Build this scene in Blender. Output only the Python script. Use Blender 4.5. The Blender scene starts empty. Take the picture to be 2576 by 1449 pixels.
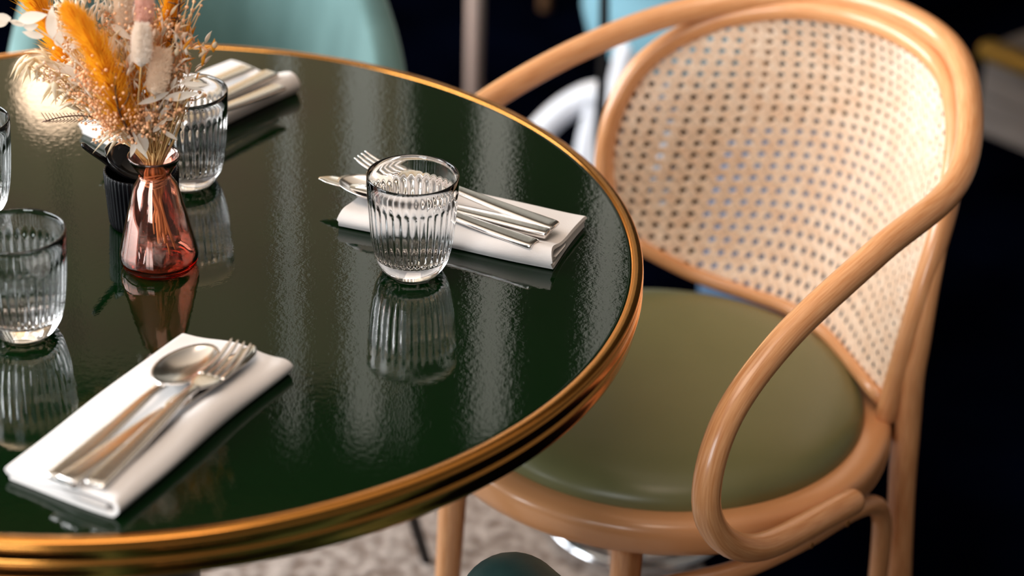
import bpy, math, random
import numpy as np
from mathutils import Vector, Matrix

random.seed(7)
rng = np.random.default_rng(7)
scene = bpy.context.scene
col = scene.collection
PI = math.pi

# ------------------------------------------------------------------ camera
CAM = np.array([0.0, 0.0, 1.722])
PITCH, ROLL, FPX, IW, IH = 0.50166, 0.02971, 5807.6, 2576.0, 1449.0
_f = np.array([0, math.cos(PITCH), -math.sin(PITCH)])
_r0 = np.array([1.0, 0, 0])
_u0 = np.cross(_r0, _f)
CR = math.cos(ROLL) * _r0 + math.sin(ROLL) * _u0
CU = -math.sin(ROLL) * _r0 + math.cos(ROLL) * _u0
cam_data = bpy.data.cameras.new('camera')
cam = bpy.data.objects.new('camera', cam_data)
col.objects.link(cam)
cam.matrix_world = Matrix(((CR[0], CU[0], -_f[0], CAM[0]), (CR[1], CU[1], -_f[1], CAM[1]),
                           (CR[2], CU[2], -_f[2], CAM[2]), (0, 0, 0, 1)))
cam_data.sensor_width = 36.0
cam_data.lens = FPX / IW * 36.0
cam_data.clip_start = 0.05
cam_data.dof.use_dof = True
cam_data.dof.focus_distance = 2.04
cam_data.dof.aperture_fstop = 2.9
scene.camera = cam

# ------------------------------------------------------------------ world, lights, exposure
world = bpy.data.worlds.new('sky')
scene.world = world
world.use_nodes = True
bg = world.node_tree.nodes['Background']
bg.inputs[0].default_value = (1.0, 0.96, 0.84, 1)
bg.inputs[1].default_value = 1.35
scene.view_settings.view_transform = 'Standard'
scene.view_settings.look = 'None'
scene.view_settings.gamma = 1.0
scene.view_settings.exposure = 0.0
scene.view_settings.use_curve_mapping = False
scene.cycles.diffuse_bounces = 3
scene.cycles.glossy_bounces = 5
scene.cycles.transmission_bounces = 12
scene.cycles.caustics_reflective = False


def area(name, loc, aim, sx, sy, power, color, spread=180):
    l = bpy.data.lights.new(name, 'AREA')
    l.shape = 'RECTANGLE'
    l.size, l.size_y = sx, sy
    l.energy = power
    l.color = color
    l.spread = math.radians(spread)
    o = bpy.data.objects.new(name, l)
    col.objects.link(o)
    o.location = loc
    d = Vector(aim) - Vector(loc)
    o.rotation_euler = d.to_track_quat('-Z', 'Y').to_euler()
    return o


# daylight standing in the big side window, and the warm ceiling panel above the table
area('daylight_side_window', (-2.72, 2.05, 1.75), (0, 2.05, 1.75), 3.1, 1.7, 205, (0.92, 0.96, 1.0))
area('ceiling_panel_light', (-0.35, 1.1, 3.14), (-0.35, 1.1, 0), 1.3, 1.3, 25, (1.0, 0.76, 0.58))
area('daylight_front_window', (-1.55, -1.72, 1.7), (-1.55, 0, 1.7), 1.5, 1.5, 64, (0.90, 0.95, 1.0))
# added fill strip at the floor, brightens the ochre panel for the table reflection
area('wall_fill_light', (-1.38, 4.66, .14), (-1.38, 4.86, 1.6), 2.0, .06, 105, (1.0, 0.74, 0.48), 150)


# ------------------------------------------------------------------ helpers
def px(x, y, Y):
    """the point of the room at world depth Y that is seen at photograph pixel x, y"""
    d = (x - IW / 2) / FPX * CR - (y - IH / 2) / FPX * CU + _f
    return CAM + d * (Y / d[1])


def link(o, parent=None):
    col.objects.link(o)
    if parent is not None:
        o.parent = parent
    return o


def thing(name, label, cat, loc=(0, 0, 0), rot=(0, 0, 0), group=None):
    o = bpy.data.objects.new(name, None)
    o.empty_display_size = 0.05
    link(o)
    o.location = loc
    o.rotation_euler = rot
    tag(o, label, cat, group)
    return o


def tag(o, label, cat, group=None):
    o['label'] = label
    o['category'] = cat
    if group:
        o['group'] = group
    return o


class MB:
    """collects vertices, faces and uv for one mesh"""

    def __init__(self):
        self.v, self.f, self.uv = [], [], {}

    def add(self, verts, faces, uvs=None):
        n = len(self.v)
        self.v.extend([tuple(map(float, p)) for p in verts])
        k = len(self.f)
        for i, f in enumerate(faces):
            self.f.append(tuple(j + n for j in f))
            if uvs is not None:
                self.uv[k + i] = uvs[i]

    def build(self, name, mat, parent=None, smooth=True, label=None, kind=None, auto=None):
        me = bpy.data.meshes.new(name)
        me.from_pydata(self.v, [], self.f)
        if self.uv:
            uvl = me.uv_layers.new(name='UVMap')
            buf = np.zeros(len(me.loops) * 2)
            for p in me.polygons:
                u = self.uv.get(p.index)
                if u:
                    for j, li in enumerate(p.loop_indices):
                        buf[2 * li], buf[2 * li + 1] = u[j]
            uvl.data.foreach_set('uv', buf)
        me.polygons.foreach_set('use_smooth', [smooth] * len(me.polygons))
        me.update()
        me.materials.append(mat)
        o = bpy.data.objects.new(name, me)
        link(o, parent)
        if label:
            o['label'] = label
        if kind:
            o['kind'] = kind
        if auto:
            m = o.modifiers.new('wn', 'EDGE_SPLIT')
            m.split_angle = math.radians(auto)
        return o


def cr(P, n=10):
    P = np.asarray(P, float)
    Q = np.vstack([2 * P[0] - P[1], P, 2 * P[-1] - P[-2]])
    out = []
    t = np.linspace(0, 1, n, endpoint=False)[:, None]
    for i in range(1, len(Q) - 2):
        a, b, c, d = Q[i - 1:i + 3]
        out.append(.5 * (2 * b + (c - a) * t + (2 * a - 5 * b + 4 * c - d) * t ** 2 + (3 * b - a - 3 * c + d) * t ** 3))
    out.append(P[-1:])
    return np.vstack(out)


def frames(P, up=None):
    P = np.asarray(P, float)
    T = np.gradient(P, axis=0)
    T /= np.linalg.norm(T, axis=1)[:, None] + 1e-12
    N = np.zeros_like(P)
    n = np.array(up if up is not None else (0.13, 0.21, 0.97), float)
    for i in range(len(P)):
        if up is not None:
            n = np.array(up, float)
        n = n - T[i] * (n @ T[i])
        if np.linalg.norm(n) < 1e-6:
            n = np.cross(T[i], (1, 0, 0))
        n /= np.linalg.norm(n)
        N[i] = n
    return T, N, np.cross(T, N)


def sweep(mb, P, ra, rb=None, seg=12, up=None, caps=True, power=2.0, round_ends=0):
    """tube along P; ra = half size along the binormal, rb = along the normal; power>2 gives a rounded rectangle"""
    P = np.asarray(P, float)
    m = len(P)
    ra = np.broadcast_to(np.asarray(ra, float), (m,)).copy()
    rb = ra.copy() if rb is None else np.broadcast_to(np.asarray(rb, float), (m,)).copy()
    if round_ends:
        T, _, _ = frames(P, up)
        s0, s1 = [], []
        for k in range(round_ends, 0, -1):
            a = k / round_ends * PI / 2 * .97
            s0.append((P[0] - T[0] * ra[0] * math.sin(a), math.cos(a)))
            s1.append((P[-1] + T[-1] * ra[-1] * math.sin(a), math.cos(a)))
        s1 = s1[::-1]
        P = np.vstack([[p for p, _ in s0], P, [p for p, _ in s1]])
        ra = np.r_[[ra[0] * c for _, c in s0], ra, [ra[-1] * c for _, c in s1]]
        rb = np.r_[[rb[0] * c for _, c in s0], rb, [rb[-1] * c for _, c in s1]]
        m = len(P)
    T, N, B = frames(P, up)
    th = np.linspace(0, 2 * PI, seg, endpoint=False) + PI / seg
    cx, sx = np.cos(th), np.sin(th)
    cx = np.sign(cx) * np.abs(cx) ** (2 / power)
    sx = np.sign(sx) * np.abs(sx) ** (2 / power)
    V = (P[:, None, :] + B[:, None, :] * (ra[:, None] * cx)[..., None] + N[:, None, :] * (rb[:, None] * sx)[..., None]).reshape(-1, 3)
    L = np.r_[0, np.cumsum(np.linalg.norm(np.diff(P, axis=0), axis=1))]
    F, UV = [], []
    for i in range(m - 1):
        for j in range(seg):
            k = (j + 1) % seg
            F.append((i * seg + j, i * seg + k, (i + 1) * seg + k, (i + 1) * seg + j))
            UV.append(((L[i], j / seg), (L[i], (j + 1) / seg), (L[i + 1], (j + 1) / seg), (L[i + 1], j / seg)))
    if caps:
        F.append(tuple(range(seg))[::-1])
        UV.append(tuple((0, 0) for _ in range(seg)))
        F.append(tuple((m - 1) * seg + j for j in range(seg)))
        UV.append(tuple((0, 0) for _ in range(seg)))
    mb.add(V, F, UV)


def lathe(mb, prof, seg=64, mod=None, closed=False, centre=(0, 0, 0)):
    """prof = [(r, z)...]; mod(theta, i) multiplies r; r == 0 closes on the axis"""
    rings, V, F, UV = [], [], [], []
    th = np.linspace(0, 2 * PI, seg, endpoint=False)
    for i, (r, z) in enumerate(prof):
        if r < 1e-7:
            rings.append([len(V)])
            V.append((centre[0], centre[1], centre[2] + z))
        else:
            rr = r * np.ones(seg) if mod is None else np.array([mod(t, i, r) for t in th])
            rings.append(list(range(len(V), len(V) + seg)))
            V += [(centre[0] + a * math.cos(t), centre[1] + a * math.sin(t), centre[2] + z) for a, t in zip(rr, th)]
    n = len(rings)
    for i in range(n if closed else n - 1):
        A, Bq = rings[i], rings[(i + 1) % n]
        for j in range(seg):
            k = (j + 1) % seg
            if len(A) == 1 and len(Bq) == 1:
                continue
            if len(A) == 1:
                F.append((A[0], Bq[k], Bq[j]))
            elif len(Bq) == 1:
                F.append((A[j], A[k], Bq[0]))
            else:
                F.append((A[j], A[k], Bq[k], Bq[j]))
    mb.add(V, F)


def box(mb, c, s, rz=0.0):
    x, y, z = s[0] / 2, s[1] / 2, s[2] / 2
    ca, sa = math.cos(rz), math.sin(rz)
    V = []
    for dz in (-z, z):
        for dx, dy in ((-x, -y), (x, -y), (x, y), (-x, y)):
            V.append((c[0] + dx * ca - dy * sa, c[1] + dx * sa + dy * ca, c[2] + dz))
    mb.add(V, [(3, 2, 1, 0), (4, 5, 6, 7), (0, 1, 5, 4), (1, 2, 6, 5), (2, 3, 7, 6), (3, 0, 4, 7)])


# ------------------------------------------------------------------ materials
def mat(name, base=(.5, .5, .5), rough=.5, metal=0.0, ior=1.5, **kw):
    m = bpy.data.materials.new(name)
    m.use_nodes = True
    nt = m.node_tree
    b = nt.nodes['Principled BSDF']
    b.inputs['Base Color'].default_value = (*base, 1)
    b.inputs['Roughness'].default_value = rough
    b.inputs['Metallic'].default_value = metal
    b.inputs['IOR'].default_value = ior
    for k, v in kw.items():
        b.inputs[k.replace('_', ' ')].default_value = v
    return m


def nodes(m):
    return m.node_tree, m.node_tree.nodes['Principled BSDF']


def noise_colour(m, c1, c2, scale=(1, 1, 1), detail=4, coord='Object', lo=.35, hi=.65, bump=0.0, nscale=10.0, dist=.02):
    nt, b = nodes(m)
    tc = nt.nodes.new('ShaderNodeTexCoord')
    mp = nt.nodes.new('ShaderNodeMapping')
    mp.inputs['Scale'].default_value = scale
    nz = nt.nodes.new('ShaderNodeTexNoise')
    nz.inputs['Scale'].default_value = nscale
    nz.inputs['Detail'].default_value = detail
    rp = nt.nodes.new('ShaderNodeValToRGB')
    rp.color_ramp.elements[0].position = lo
    rp.color_ramp.elements[1].position = hi
    rp.color_ramp.elements[0].color = (*c1, 1)
    rp.color_ramp.elements[1].color = (*c2, 1)
    nt.links.new(tc.outputs[coord], mp.inputs[0])
    nt.links.new(mp.outputs[0], nz.inputs['Vector'])
    nt.links.new(nz.outputs[0], rp.inputs[0])
    nt.links.new(rp.outputs[0], b.inputs['Base Color'])
    if bump:
        bp = nt.nodes.new('ShaderNodeBump')
        bp.inputs['Strength'].default_value = bump
        bp.inputs['Distance'].default_value = dist
        nt.links.new(nz.outputs[0], bp.inputs['Height'])
        nt.links.new(bp.outputs[0], b.inputs['Normal'])
    return m


def bump_only(m, nscale, strength, dist, scale=(1, 1, 1), detail=3, coord='Object'):
    nt, b = nodes(m)
    tc = nt.nodes.new('ShaderNodeTexCoord')
    mp = nt.nodes.new('ShaderNodeMapping')
    mp.inputs['Scale'].default_value = scale
    nz = nt.nodes.new('ShaderNodeTexNoise')
    nz.inputs['Scale'].default_value = nscale
    nz.inputs['Detail'].default_value = detail
    bp = nt.nodes.new('ShaderNodeBump')
    bp.inputs['Strength'].default_value = strength
    bp.inputs['Distance'].default_value = dist
    nt.links.new(tc.outputs[coord], mp.inputs[0])
    nt.links.new(mp.outputs[0], nz.inputs['Vector'])
    nt.links.new(nz.outputs[0], bp.inputs['Height'])
    nt.links.new(bp.outputs[0], b.inputs['Normal'])
    return m


M = {}
M['wood'] = noise_colour(mat('bent_beech', rough=.30), (.62, .255, .092), (.80, .41, .19), scale=(5, 7, 1), coord='UV', nscale=6, lo=.3, hi=.7)
nodes(M['wood'])[1].inputs['Coat Weight'].default_value = .5
nodes(M['wood'])[1].inputs['Coat Roughness'].default_value = .15
M['wood_dark'] = noise_colour(mat('dim_wood', rough=.45), (.32, .15, .07), (.45, .24, .12), scale=(4, 6, 1), coord='UV', nscale=6)
M['pink_wood_lit'] = mat('lit_wood', (.62, .45, .38), .5)  # for the one lit leg, its light put into the colour
M['cane'] = noise_colour(mat('cane', rough=.38), (.84, .605, .43), (.95, .78, .62), nscale=60, lo=.3, hi=.7)
M['leather'] = noise_colour(mat('olive_leather', rough=.34), (.125, .128, .048), (.175, .170, .072), nscale=4, lo=.3, hi=.7)
M['table'] = mat('green_lacquer', (.0006, .0085, .0012), .04, ior=1.45)
M['brass'] = bump_only(mat('brass', (.64, .275, .06), .17, 1.0), 60, .05, .002, scale=(1, 1, 4))
M['black'] = mat('black_metal', (.008, .008, .009), .4)
M['underside'] = mat('dark_board', (.03, .018, .01), .6)
M['glass'] = mat('clear_glass', (1, 1, 1), 0.0, ior=1.5)
nodes(M['glass'])[1].inputs['Transmission Weight'].default_value = 1.0
M['amber'] = mat('rose_amber_glass', (.99, .86, .80), 0.0, ior=1.5)
nodes(M['amber'])[1].inputs['Transmission Weight'].default_value = 1.0
nt = M['amber'].node_tree
va = nt.nodes.new('ShaderNodeVolumeAbsorption')
va.inputs['Color'].default_value = (.97, .36, .20, 1)
va.inputs['Density'].default_value = 210
nt.links.new(va.outputs[0], nt.nodes['Material Output'].inputs['Volume'])
gl = nt.nodes.new('ShaderNodeBsdfGlossy')          # thin copper lustre on the glass
gl.inputs['Color'].default_value = (1.0, .60, .46, 1)
gl.inputs['Roughness'].default_value = .06
mx = nt.nodes.new('ShaderNodeMixShader')
mx.inputs[0].default_value = .06
nt.links.new(nt.nodes['Principled BSDF'].outputs[0], mx.inputs[1])
nt.links.new(gl.outputs[0], mx.inputs[2])
nt.links.new(mx.outputs[0], nt.nodes['Material Output'].inputs['Surface'])
M['pot'] = bump_only(mat('black_ceramic', (.002, .002, .003), .35, ior=1.22), 90, .1, .001)
M['lacquer'] = mat('black_lacquer', (.006, .005, .005), .12)
M['napkin'] = bump_only(mat('white_linen', (.80, .755, .73), .8), 900, .25, .0006, scale=(1, 1, 1), detail=1)
nodes(M['napkin'])[1].inputs['Sheen Weight'].default_value = .15
M['steel'] = bump_only(mat('steel', (.86, .835, .81), .2, 1.0), 35, .03, .001)
M['steel_blade'] = mat('polished_steel', (.82, .80, .78), .08, 1.0)
M['teal'] = noise_colour(mat('teal_velvet', rough=.75), (.07, .155, .15), (.13, .25, .245), nscale=9, scale=(2, 2, .6), lo=.3, hi=.7)
nodes(M['teal'])[1].inputs['Sheen Weight'].default_value = .8
nodes(M['teal'])[1].inputs['Sheen Tint'].default_value = (.65, .9, .95, 1)
M['teal_leather'] = noise_colour(mat('teal_leather', rough=.5), (.018, .065, .065), (.035, .10, .09), nscale=25, bump=.35, dist=.004)
M['blue'] = mat('pale_blue_cloth', (.20, .42, .52), .8)
M['blue_dim'] = mat('dusky_blue_cloth', (.10, .20, .36), .8)
M['white'] = mat('white_paint', (.78, .80, .86), .4)
M['navy'] = mat('navy_cloth', (.008, .022, .085), .8)
M['chrome'] = mat('chrome', (.70, .72, .76), .12, 1.0)
M['rug'] = noise_colour(mat('beige_rug', rough=.95), (.23, .165, .13), (.60, .50, .44), nscale=55, detail=5, lo=.34, hi=.62, bump=.5, dist=.01)
M['carpet'] = noise_colour(mat('navy_carpet', rough=.95), (.0003, .0005, .002), (.0010, .002, .0075), nscale=3, detail=2)
nodes(M['carpet'])[1].inputs['Specular IOR Level'].default_value = 0.0
nodes(M['rug'])[1].inputs['Specular IOR Level'].default_value = 0.1
M['wall_dark'] = noise_colour(mat('dark_olive_wall', rough=.7), (.035, .033, .022), (.050, .046, .032), nscale=2)
M['wall_warm'] = noise_colour(mat('ochre_wall', rough=.8), (.33, .27, .18), (.41, .34, .24), nscale=3, scale=(1, 1, .3))
M['wall_plain'] = mat('grey_plaster', (.17, .16, .15), .85)
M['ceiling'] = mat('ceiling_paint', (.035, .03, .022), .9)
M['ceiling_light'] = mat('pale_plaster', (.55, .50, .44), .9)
M['plank'] = noise_colour(mat('grey_plank', rough=.6), (.22, .19, .175), (.36, .31, .28), scale=(1, 9, 9), nscale=4)
M['gold'] = mat('gold_trim', (.55, .36, .08), .45, .6)
M['frame'] = mat('window_frame', (.05, .05, .05), .5)
M['lamp'] = mat('lamp_globe', (1, .85, .7), .5)
nodes(M['lamp'])[1].inputs['Emission Color'].default_value = (1, .70, .46, 1)
nodes(M['lamp'])[1].inputs['Emission Strength'].default_value = 14
M['straw'] = mat('straw', (.80, .50, .20), .6)
M['raffia'] = mat('raffia', (.82, .54, .27), .7)
M['plume'] = mat('orange_plume', (.88, .42, .018), .65)
nodes(M['plume'])[1].inputs['Subsurface Weight'].default_value = 0
M['plume_rib'] = mat('brown_rib', (.20, .08, .015), .6)
M['tail_white'] = mat('bunny_tail_cream', (.95, .86, .76), .9)
M['tail_pink'] = mat('bunny_tail_pink', (.90, .52, .42), .9)
M['tail_beige'] = mat('bunny_tail_beige', (.93, .74, .56), .9)
M['leaf'] = mat('bleached_leaf', (.95, .87, .76), .55)
M['oat'] = mat('oat_husk', (.95, .82, .62), .55)
M['peach'] = mat('peach_blossom', (.98, .60, .34), .7)
M['peach_pale'] = mat('pale_peach_blossom', (.98, .80, .63), .7)
M['twig'] = mat('dark_twig', (.10, .035, .012), .6)



def translucent(m, fac, tint):
    nt, b = nodes(m)
    t = nt.nodes.new('ShaderNodeBsdfTranslucent')
    t.inputs['Color'].default_value = (*tint, 1)
    mx = nt.nodes.new('ShaderNodeMixShader')
    mx.inputs[0].default_value = fac
    nt.links.new(b.outputs[0], mx.inputs[1])
    nt.links.new(t.outputs[0], mx.inputs[2])
    nt.links.new(mx.outputs[0], nt.nodes['Material Output'].inputs['Surface'])


translucent(M['leaf'], .40, (.98, .88, .74))
translucent(M['oat'], .40, (.98, .84, .62))
translucent(M['peach'], .35, (1.0, .66, .40))
translucent(M['peach_pale'], .35, (1.0, .76, .62))
translucent(M['plume'], .45, (1.0, .50, .02))
for k_ in ('tail_white', 'tail_beige', 'tail_pink'):
    translucent(M[k_], .35, (1.0, .86, .74))
# table bump: fine hammered orange peel with long soft waves
nt, b = nodes(M['table'])
tc = nt.nodes.new('ShaderNodeTexCoord')
n1 = nt.nodes.new('ShaderNodeTexNoise')
n1.inputs['Scale'].default_value = 210
n1.inputs['Detail'].default_value = 2
n2 = nt.nodes.new('ShaderNodeTexNoise')
n2.inputs['Scale'].default_value = 14
n2.inputs['Detail'].default_value = 3
b1 = nt.nodes.new('ShaderNodeBump')
b1.inputs['Strength'].default_value = .05
b1.inputs['Distance'].default_value = .0011
b2 = nt.nodes.new('ShaderNodeBump')
b2.inputs['Strength'].default_value = .006
b2.inputs['Distance'].default_value = .003
nt.links.new(tc.outputs['Object'], n1.inputs['Vector'])
nt.links.new(tc.outputs['Object'], n2.inputs['Vector'])
nt.links.new(n1.outputs[0], b1.inputs['Height'])
nt.links.new(n2.outputs[0], b2.inputs['Height'])
nt.links.new(b2.outputs[0], b1.inputs['Normal'])
nt.links.new(b1.outputs[0], b.inputs['Normal'])


# ------------------------------------------------------------------ the room
def struct(name, mb, m, label=None):
    o = mb.build(name, m, smooth=False)
    o['kind'] = 'structure'
    if label:
        o['label'] = label
    return o


X0, X1, Y0, Y1, ZC = -2.6, 2.6, -1.6, 5.0, 3.2
m = MB(); box(m, (0, 1.7, -.05), (5.6, 7.0, .1)); struct('floor', m, M['carpet'], 'dark navy carpet floor of the dining room')
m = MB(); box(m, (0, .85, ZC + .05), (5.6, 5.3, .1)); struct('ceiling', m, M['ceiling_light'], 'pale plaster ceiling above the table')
m = MB(); box(m, (0, 4.35, ZC + .05), (5.6, 1.7, .1)); struct('ceiling_dark_strip', m, M['ceiling'], 'dark brown ceiling strip by the back wall, added to darken the table reflection')  # back ceiling made dark only to keep the table's reflection dark
m = MB(); box(m, (X1 + .05, 1.7, ZC / 2), (.1, 6.8, ZC)); struct('wall_right', m, M['wall_plain'], 'plain grey wall')
m = MB()
box(m, ((X0 - .1 - 2.3) / 2, Y0 - .05, ZC / 2), (X0 * -1 + .1 - 2.3, .1, ZC))
box(m, ((X1 + .1 - .8) / 2, Y0 - .05, ZC / 2), (X1 + .1 + .8, .1, ZC))
box(m, (-1.55, Y0 - .05, .475), (1.5, .1, .95))
box(m, (-1.55, Y0 - .05, (2.45 + ZC) / 2), (1.5, .1, ZC - 2.45))
struct('wall_front', m, M['wall_plain'], 'plain grey wall behind the viewer')
# side wall with the big window opening
m = MB()
wy0, wy1, wz0, wz1 = .45, 3.65, .88, 2.62
box(m, (X0 - .05, (Y0 + wy0) / 2, ZC / 2), (.1, wy0 - Y0, ZC))
box(m, (X0 - .05, (Y1 + wy1) / 2, ZC / 2), (.1, Y1 - wy1, ZC))
box(m, (X0 - .05, (wy0 + wy1) / 2, wz0 / 2), (.1, wy1 - wy0, wz0))
box(m, (X0 - .05, (wy0 + wy1) / 2, (wz1 + ZC) / 2), (.1, wy1 - wy0, ZC - wz1))
struct('wall_left', m, M['wall_plain'], 'grey wall with a wide window')
m = MB()
for yy in (wy0 + .03, (wy0 + wy1) / 2, wy1 - .03):
    box(m, (X0 - .03, yy, (wz0 + wz1) / 2), (.06, .06, wz1 - wz0))
for zz in (wz0 + .03, wz1 - .03):
    box(m, (X0 - .03, (wy0 + wy1) / 2, zz), (.06, wy1 - wy0, .06))
struct('window_1', m, M['frame'], 'dark framed side window')
m = MB()
for xx in (-2.27, -1.55, -.83):
    box(m, (xx, Y0 - .03, 1.7), (.06, .06, 1.5))
for zz in (.98, 2.42):
    box(m, (-1.55, Y0 - .03, zz), (1.5, .06, .06))
struct('window_8', m, M['frame'], 'dark framed window behind the viewer')
# back wall: slit windows between dark piers, warm lit panel at its left
slits = [(-.553, .045), (-.37, .092), (-.27, .022), (-.05, .085), (.235, .085), (.53, .08)]
edges = [X0 - .1]
for xc, w in slits:
    edges += [xc - w / 2, xc + w / 2]
edges.append(X1 + .1)
m = MB(); m2 = MB()
for i in range(0, len(edges), 2):
    xa, xb = edges[i], edges[i + 1]
    target = m2 if i <= 4 else m
    if target is m2:
        box(m2, ((xa + xb) / 2, Y1 + .05, 1.41), (xb - xa, .1, 2.82))
        box(m, ((xa + xb) / 2, Y1 + .05, (2.82 + ZC) / 2), (xb - xa, .1, ZC - 2.82))  # dark wall above the panel stands in for the wash fading upward
    else:
        box(m, ((xa + xb) / 2, Y1 + .05, ZC / 2), (xb - xa, .1, ZC))
for xc, w in slits:
    box(m, (xc, Y1 + .05, .45), (w, .1, .9))
    box(m, (xc, Y1 + .05, (3.03 + ZC) / 2), (w, .1, ZC - 3.03))
struct('wall_back', m, M['wall_dark'], 'dark olive wall with narrow slit windows')
struct('wall_back_panel', m2, M['wall_warm'], 'warm ochre wall panel washed by an added fill light')
for i, (xc, w) in enumerate(slits):
    m = MB(); box(m, (xc, Y1 + .02, 1.965), (w, .008, 2.13))
    o = struct('window_%d' % (i + 2), m, M['glass'], 'narrow slit window pane in the back wall')
# ceiling panel housing
m = MB(); box(m, (-.35, 1.1, 3.175), (1.4, 1.4, .05))
o = m.build('ceiling_light_panel', M['white'], smooth=False); tag(o, 'square white ceiling light panel above the round table', 'ceiling light')
m = MB(); box(m, (-1.38, 4.66, .06), (2.1, .09, .12))  # housing made up to carry the added fill strip
o = m.build('fill_housing', M['black'], smooth=False); tag(o, 'added long black fill light housing along the foot of the ochre wall', 'lamp')
# pendant
pl = thing('pendant_lamp', 'small warm glowing globe pendant lamp near the ochre wall', 'lamp', (-.975, 4.45, 1.775))
m = MB(); lathe(m, [(0, -.075), (.03, -.069), (.055, -.05), (.072, -.02), (.075, 0), (.072, .02), (.055, .05), (.03, .069), (0, .075)], 32); m.build('lamp_globe', M['lamp'], pl)
m = MB(); sweep(m, [(0, 0, .072), (0, 0, .6), (0, 0, 1.425)], .004, seg=6); m.build('cord', M['black'], pl)

# rug
m = MB()
rc = [(-1.75, .75), (.225, .75), (.262, 2.78), (-1.75, 2.78)]
V = [(x, y, 0) for x, y in rc] + [(x + (.004 if x < 0 else -.004), y, .005) for x, y in rc]
m.add(V, [(3, 2, 1, 0), (4, 5, 6, 7), (0, 1, 5, 4), (1, 2, 6, 5), (2, 3, 7, 6), (3, 0, 4, 7)])
o = m.build('rug', M['rug'], smooth=False); tag(o, 'beige speckled woven rug under the round table', 'rug')

# ------------------------------------------------------------------ table
TC = (-.3483, 1.8327)
table = thing('round_table', 'round dark green lacquered table with ribbed brass rim', 'table', (TC[0], TC[1], 0))
m = MB(); lathe(m, [(0, .716), (.44, .716), (.454, .720), (.4548, .7494), (.4544, .7499), (.4541, .75), (.4520, .75), (.4480, .75), (.30, .75), (0, .75)], 180); m.build('tabletop', M['table'], table, auto=20)
prof = [(.4545, .742), (.4547, .7502), (.4553, .7509), (.4600, .7511), (.4640, .7505), (.4652, .7496), (.4655, .7486), (.4650, .7476), (.4643, .7470),
        (.4643, .7458), (.4654, .7451), (.4659, .7444), (.4654, .7436), (.4641, .7429), (.4638, .7415), (.4637, .7380), (.4638, .7340),
        (.4641, .7325), (.4654, .7316), (.4660, .7307), (.4654, .7298), (.4641, .7288), (.4638, .7275), (.4637, .7230), (.4638, .7185), (.4634, .7160), (.4600, .7150), (.4520, .7160)]
m = MB(); lathe(m, prof[::-1], 240); m.build('brass_rim', M['brass'], table, label='ribbed brass rim')
m = MB(); lathe(m, [(0, .70), (.17, .70), (.17, .7155), (0, .7155)], 48); m.build('mounting_plate', M['black'], table, auto=35)
m = MB(); lathe(m, [(0, .03), (.053, .03), (.053, .70), (0, .70)], 48); m.build('pedestal', M['black'], table, auto=35)
m = MB(); lathe(m, [(0, .0055), (.235, .0055), (.24, .012), (.235, .024), (.08, .034), (0, .034)], 64); m.build('base', M['black'], table, auto=50)

# ------------------------------------------------------------------ cane armchair
CC, AZ = (.16, 2.085), math.radians(48)
ARM = [(-0.0104, -0.2546, 0.4458), (-0.1707, -0.2557, 0.4714), (-0.2404, -0.2487, 0.5385), (-0.2229, -0.2438, 0.6203), (-0.1447, -0.2447, 0.6786), (-0.0137, -0.2524, 0.7255), (0.1222, -0.2464, 0.7478), (0.2329, -0.1877, 0.7762), (0.3116, -0.1074, 0.7969), (0.3354, -0.0002, 0.8035), (0.3093, 0.1006, 0.7929), (0.2278, 0.1867, 0.7692), (0.117, 0.232, 0.7439), (-0.016, 0.2503, 0.714), (-0.1394, 0.2533, 0.6747), (-0.2205, 0.2515, 0.6153), (-0.2335, 0.2517, 0.5432), (-0.1661, 0.2538, 0.4798), (-0.0212, 0.2556, 0.4387)]
HOOP = [(0.1378, -0.1927, 0.457), (0.1546, -0.205, 0.5938), (0.1988, -0.1975, 0.6901), (0.2573, -0.1588, 0.7491), (0.3098, -0.0937, 0.7752), (0.3289, -0.0002, 0.7843), (0.3078, 0.0927, 0.7786), (0.2565, 0.1693, 0.7522), (0.1978, 0.2176, 0.697), (0.1578, 0.2218, 0.6059), (0.1456, 0.1809, 0.4791)]
RAIL = [(0.1375, -0.1880, 0.4700), (0.1385, -0.1690, 0.4775), (0.1772, -0.1086, 0.4744), (0.2079, -0.0536, 0.472), (0.2212, 0.0001, 0.4724), (0.2134, 0.0549, 0.4741), (0.1898, 0.1117, 0.4853), (0.1571, 0.1703, 0.5123)]
chair = thing('cane_armchair', 'bentwood armchair with woven cane back and olive leather seat', 'chair', (CC[0], CC[1], 0), (0, 0, AZ))
m = MB(); sweep(m, cr(ARM, 10), .0135, seg=20, round_ends=4); m.build('arm_rail', M['wood'], chair, label='one bent rod forming top rail and both looped arms')
HD = cr(HOOP, 12)
m = MB(); sweep(m, HD, .0130, .0115, seg=18, round_ends=4); m.build('back_hoop', M['wood'], chair)
RD = cr(RAIL, 12)
m = MB(); sweep(m, RD, .0065, .0085, seg=12, up=(0, 0, 1)); m.build('bottom_rail', M['wood'], chair)
m = MB(); lathe(m, [(.214, .4185), (.238, .4180), (.2425, .4205), (.2438, .428), (.2436, .440), (.2415, .4485), (.2365, .4525), (.222, .4535), (.214, .4525)], 96, closed=True); m.build('seat_ring', M['wood_ring'] if 'wood_ring' in M else M['wood'], chair, auto=60)
m = MB(); lathe(m, [(0, .425), (.2125, .425), (.2138, .452), (.2132, .459), (.209, .467), (.200, .4735), (.182, .479), (.15, .4825), (.10, .4845), (.05, .4855), (0, .486)], 96); m.build('seat_cushion', M['leather'], chair, label='padded olive leather seat')
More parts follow.
